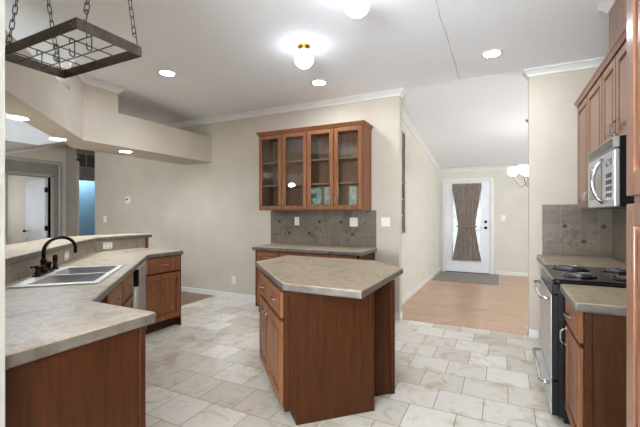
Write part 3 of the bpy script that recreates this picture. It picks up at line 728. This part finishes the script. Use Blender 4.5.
# tall pantry cabinet at the right edge
PY = 1.23
p = thing('pantry_cabinet', 'tall cherry pantry cabinet cut off by the right edge of the picture', 'pantry cabinet', (.312, PY, 0), -90)
body(p, .80, RX-.312-.002, 2.45, mat='wood_lit')
add_front(p, 'door', .012, .79, 1.395, 2.43, .74, 1.5, True, 'wood_lit'); add_front(p, 'door', .012, .79, .125, 1.375, .74, 1.28, True, 'wood_lit')

# ------------------------------------------------------------------ switches and outlets
def plate(name, label, cat, loc, rot, w=.075, h=.118, kind='outlet', group=None):
    t = thing(name, label, cat, loc, rot, group)
    b = NB(); box(b, -w/2, w/2, -.006, 0, -h/2, h/2, .002); obj('cover', b, 'plate', t)
    if kind == 'outlet':
        for x in ([0] if w < .1 else [-.023, .023]):
            for s in (-.028, .028):
                b = NB(); box(b, x-.016, x+.016, -.008, -.005, s-.014, s+.014, .001); o = obj('socket', b, 'plate', t)
                b = NB(); box(b, x-.008, x-.005, -.009, -.0075, s-.004, s+.008); box(b, x+.005, x+.008, -.009, -.0075, s-.004, s+.008); obj('slot', b, 'slot', o)
    elif kind == 'switch':
        for x in ([0] if w < .1 else [-.023, .023]):
            b = NB(); box(b, x-.006, x+.006, -.014, -.005, -.01, .014, .002); obj('toggle', b, 'plate', t)
    else:
        b = NB(); box(b, -w*.3, w*.3, -.02, -.005, -h*.3, h*.3, .003); o = obj('housing', b, 'plate', t)
        b = NB(); box(b, -w*.2, w*.2, -.0215, -.019, -h*.05, h*.22); obj('display', b, 'slot', o)
    return t
plate('thermostat', 'small white thermostat high on the left of the centre wall', 'thermostat', (-6.39, WY, 1.61), 0, .13, .13, 'thermo')
plate('light_switch', 'white light switch below the thermostat towards the blue opening', 'light switch', (-7.08, WY, 1.24), 0, .085, .13, 'switch')
plate('wall_outlet', 'white outlet low on the centre wall left of the hutch', 'outlet', (-3.83, WY, .29), 0)
plate('light_switch', 'white double light switch on the centre wall right of the hutch', 'light switch', (-1.345, WY, 1.24), 0, .115, .118, 'switch')
plate('wall_outlet', 'white double outlet on the slate tiles below the right glass doors', 'outlet', (-1.78, WY-.0105, 1.235), 0, .115)
plate('wall_outlet', 'white single outlet on the slate tiles below the left glass doors', 'outlet', (-2.66, WY-.0105, 1.24), 0)
plate('light_switch', 'white light switch on the pale wall beside the front door', 'light switch', (.02, FY, 1.25), 0, .085, .118, 'switch')
x, y = -4.2485, 2.95
t = plate('wall_outlet', 'white outlet in the tiled bar splash near the bar end', 'outlet', (x, y-.16, .965), 90, .118, .075)
x, y = sn(3.92, -1.1465)
t = plate('wall_outlet', 'white outlet in the tiled bar splash behind the faucet', 'outlet', (x, y, .965), 135, .118, .075)

# ------------------------------------------------------------------ ceiling lamps
def downlight(label, x, y, z, first=[None]):
    if first[0] is None:
        t = thing('recessed_light', label, 'ceiling light', (x,y,z), 0, 'recessed ceiling lights')
        b = NB(); lathe(b, [(.098,0),(.098,-.006),(.078,-.009),(.072,-.004),(.072,0)], seg=32); obj('trim_ring', b, 'trim', t)
        b = NB(); lathe(b, [(.073,-.0015),(.06,-.005),(0,-.006)], seg=32); obj('lens', b, 'lens', t); first[0] = t
        return t
    return dup(first[0], label, (x,y,z))
downlight('lit recessed light in the ceiling near the boxed soffit corner', -3.35, 2.89, CZ)
downlight('lit recessed light in the ceiling in front of the glass cabinet', -1.963, 3.91, CZ)
downlight('lit recessed light in the ceiling near the short stove wall', -.088, 3.96, CZ)
downlight('lit recessed light in the soffit nearest the pot rack', -3.79, 1.68, 2.19)
downlight('lit recessed light in the soffit at its bend', -4.47, 2.36, 2.19)
downlight('lit recessed light in the soffit nearest the centre wall', -4.55, 3.24, 2.19)
def globe(label, x, y, first=[None]):
    if first[0] is None:
        t = thing('globe_light', label, 'ceiling light', (x,y,CZ), 0, 'white globe ceiling lights')
        b = NB(); lathe(b, [(.062,0),(.062,-.012),(.05,-.024),(.043,-.034),(.043,-.04)], seg=28); obj('base', b, 'brass', t)
        b = NB(); ball(b, (0,0,-.122), .088, 1, 1, .98, 28, 18); obj('globe', b, 'globe', t); first[0] = t; return t
    return dup(first[0], label, (x,y,CZ))
globe('lit white globe light with full brass base showing on the ceiling', -1.66, 2.995)
globe('lit white globe light cut off by the top edge of the picture', -.897, 2.375)
# bowl lamp added unseen as fill; the fan shows in the cabinet glass
t = thing('fill_bowl', 'unseen white bowl lamp added behind the camera as fill', 'ceiling light', (.15, -1.2, CZ))
b = NB(); lathe(b, [(.09,0),(.09,-.02),(.03,-.04),(.015,-.06),(.015,-.42),(.05,-.44)], seg=24); obj('stem', b, 'nickel', t)
b = NB(); ball(b, (0,0,-.56), .17, 1, 1, .75, 28, 16); obj('shade', b, 'bowl', t)
t = thing('ceiling_fan', 'white ceiling fan with lit bowl, reflected in the glass cabinet doors', 'ceiling fan', (-6.0, -1.5, CZ))
b = NB(); lathe(b, [(.07,0),(.07,-.03),(.015,-.05),(.015,-.45),(.1,-.47),(.12,-.53),(.1,-.59),(.06,-.61)], seg=24); obj('motor', b, 'plate', t)
for k in range(5):
    a = R(72*k+20); b = NB(); c_, s_ = math.cos(a), math.sin(a)
    prism(b, [(c_*r_-s_*w_, s_*r_+c_*w_) for r_, w_ in ((.1,-.03),(.2,-.065),(.62,-.075),(.66,-.04),(.66,.04),(.62,.075),(.2,.065),(.1,.03))], -.55, -.542); obj('blade', b, 'plate', t)
b = NB(); ball(b, (0,0,-.66), .105, 1, 1, .7, 24, 14); obj('bowl', b, 'fanbowl', t)
# chandelier in the front room
cx, cy = .375, 6.2; cz = sz(cy)
t = thing('chandelier', 'dark metal chandelier with white globe shades beyond the short stove wall', 'chandelier', (cx, cy, 1.84))
b = NB(); lathe(b, [(.0,-.1),(.02,-.08),(.012,-.05),(.035,-.01),(.035,.03),(.014,.07),(.014,.2),(.02,.22),(.008,.25)], seg=18); tube(b, [(0,0,.24),(0,0,cz-1.84-.03)], .008); lathe(b, [(.06,cz-1.84-.002),(.055,cz-1.84-.025),(.01,cz-1.84-.04)], seg=20); obj('stem', b, 'nickel', t)
for k in range(5):
    a = R(172+72*k); d_ = (math.cos(a), math.sin(a)); b = NB(); pts = []
    for q in range(15):
        s = q/14; r_ = .03+.2*s; pts.append((d_[0]*r_, d_[1]*r_, -.0-.085*math.sin(math.pi*min(1, s*1.15))+.06*max(0, s-.6)/.4))
    tube(b, pts, .008, 8); e = pts[-1]; lathe(b, [(.012,0),(.03,.01),(.03,.02)], e, 14); o = obj('arm', b, 'nickel', t)
    b = NB(); lathe(b, [(.03,.015),(.062,.045),(.075,.085),(.07,.12),(.052,.145),(.05,.145)], e, 20); obj('shade', b, 'chand', o)

# ------------------------------------------------------------------ hanging pot rack
rk = thing('pot_rack', 'dark steel hanging pot rack on four chains above the sink corner', 'pot rack')
x0, x1, y0, y1, zt, zb = -2.46, -1.745, 1.0, 1.335, 2.25, 2.197
def rail(ax, c, s):
    b = NB()
    if ax == 'x':
        box(b, x0, x1, c-.002, c+.002, zb, zt)
    else:
        box(b, c-.002, c+.002, y0+.0021, y1-.0021, zb, zt)
    return obj('rail', b, 'rackpaint', rk)
ra = rail('x', y0, 1); rail('x', y1, -1); rail('y', x0, 1); rail('y', x1, -1)
for i in range(3): b = NB(); x = x1-.05; z = zb+(.012, .026, .042)[i]; ball(b, (x1-.02 if i else x1-.02-.02, y0-.003, zb+(.03,.015,.04)[i]), .004, u=8, v=6); obj('rivet', b, 'nickel', ra)
for k in range(1, 5): x = x0+(x1-x0)*k/5; b = NB(); tube(b, [(x,y0+.002,zb+.008),(x,y1-.002,zb+.008)], .003, 6); obj('wire', b, 'rackpaint', rk)
for y in (1.09, 1.20): b = NB(); tube(b, [(x0+.002,y,zb+.014),(x1-.002,y,zb+.014)], .003, 6); obj('wire', b, 'rackpaint', rk)
def link_pts(c, ax, side, L=.044, W=.02):
    pts = []; n = 14
    for k in range(n):
        a = 2*math.pi*k/n; s, q = math.cos(a), math.sin(a)
        pts.append(c+ax*(s*(W/2) + (L-W)/2*(1 if s > 0 else -1))+side*(q*W/2))
    return pts
def chain(x, y, tx, ty):
    p0 = Vector((x, y, zt-.008)); p1 = Vector((tx, ty, CZ)); ax = (p1-p0).normalized()
    s1 = ax.cross(Vector((0,1,0))).normalized(); s2 = ax.cross(s1)
    b = NB(); hk = []                                            # S-hook through the rail
    for k in range(9): a = math.pi*k/8; hk.append(p0+Vector((0,0,.0))+s1*(.012*math.cos(a))-ax*(.012*math.sin(a)))
    hk = [p0+s1*.012+ax*.02]+hk+[p0-s1*.012+ax*.05]
    for k in range(1, 8): a = math.pi*k/8; hk.append(p0-s1*(.012*math.cos(a))+ax*(.055+.012*math.sin(a)))
    tube(b, hk, .0032, 8); h = None
    d0 = .075; L = (p1-p0).length; n = int((L-d0)/.046); bm = NB()
    for k in range(n+1):
        tube(bm, link_pts(p0+ax*(d0+k*(L-d0-.01)/n), ax, s1 if k % 2 else s2, (L-d0)/n+.011, .021), .0026, 6, closed=True)
    c = obj('chain', bm, 'rackpaint', rk); obj('hook', b, 'rackpaint', c)
ym = (y0+y1)/2
for x in (x0+.003, x1-.003): chain(x, y0+.036, x, ym-.03); chain(x, y1-.03, x, ym+.03)
def pot_hook(label, x, y, first=[None]):
    if first[0]: return dup(first[0], label, (x,y,zb+.02))
    t = NB(); pts = [(0,-.012,-.012)]+[(0,.012*math.cos(math.pi-math.pi*k/8), .004+.012*math.sin(math.pi*k/8)) for k in range(9)]
    pts += [(0,.012,-.055)] + [(0,.002+.012*math.cos(math.pi*k/8)-.002, -.06-.014*math.sin(math.pi*k/8)) for k in range(9)] + [(0,-.012,-.04)]
    tube(t, pts, .003, 8); o = obj('pot_hook', t, 'rackpaint'); o.location = (x,y,zb+.02); tag(o, label, 'hook', 'hooks on the pot rack'); first[0] = o; return o
yh = 1.09
pot_hook('small dark hook on the pot rack, farthest along towards the near wall', -2.24, yh)
pot_hook('small dark hook on the pot rack, second from the near wall', -2.08, yh)
pot_hook('small dark hook on the pot rack, third from the near wall', -1.94, yh)
pot_hook('small dark hook on the pot rack, nearest its right chain', -1.8, yh)
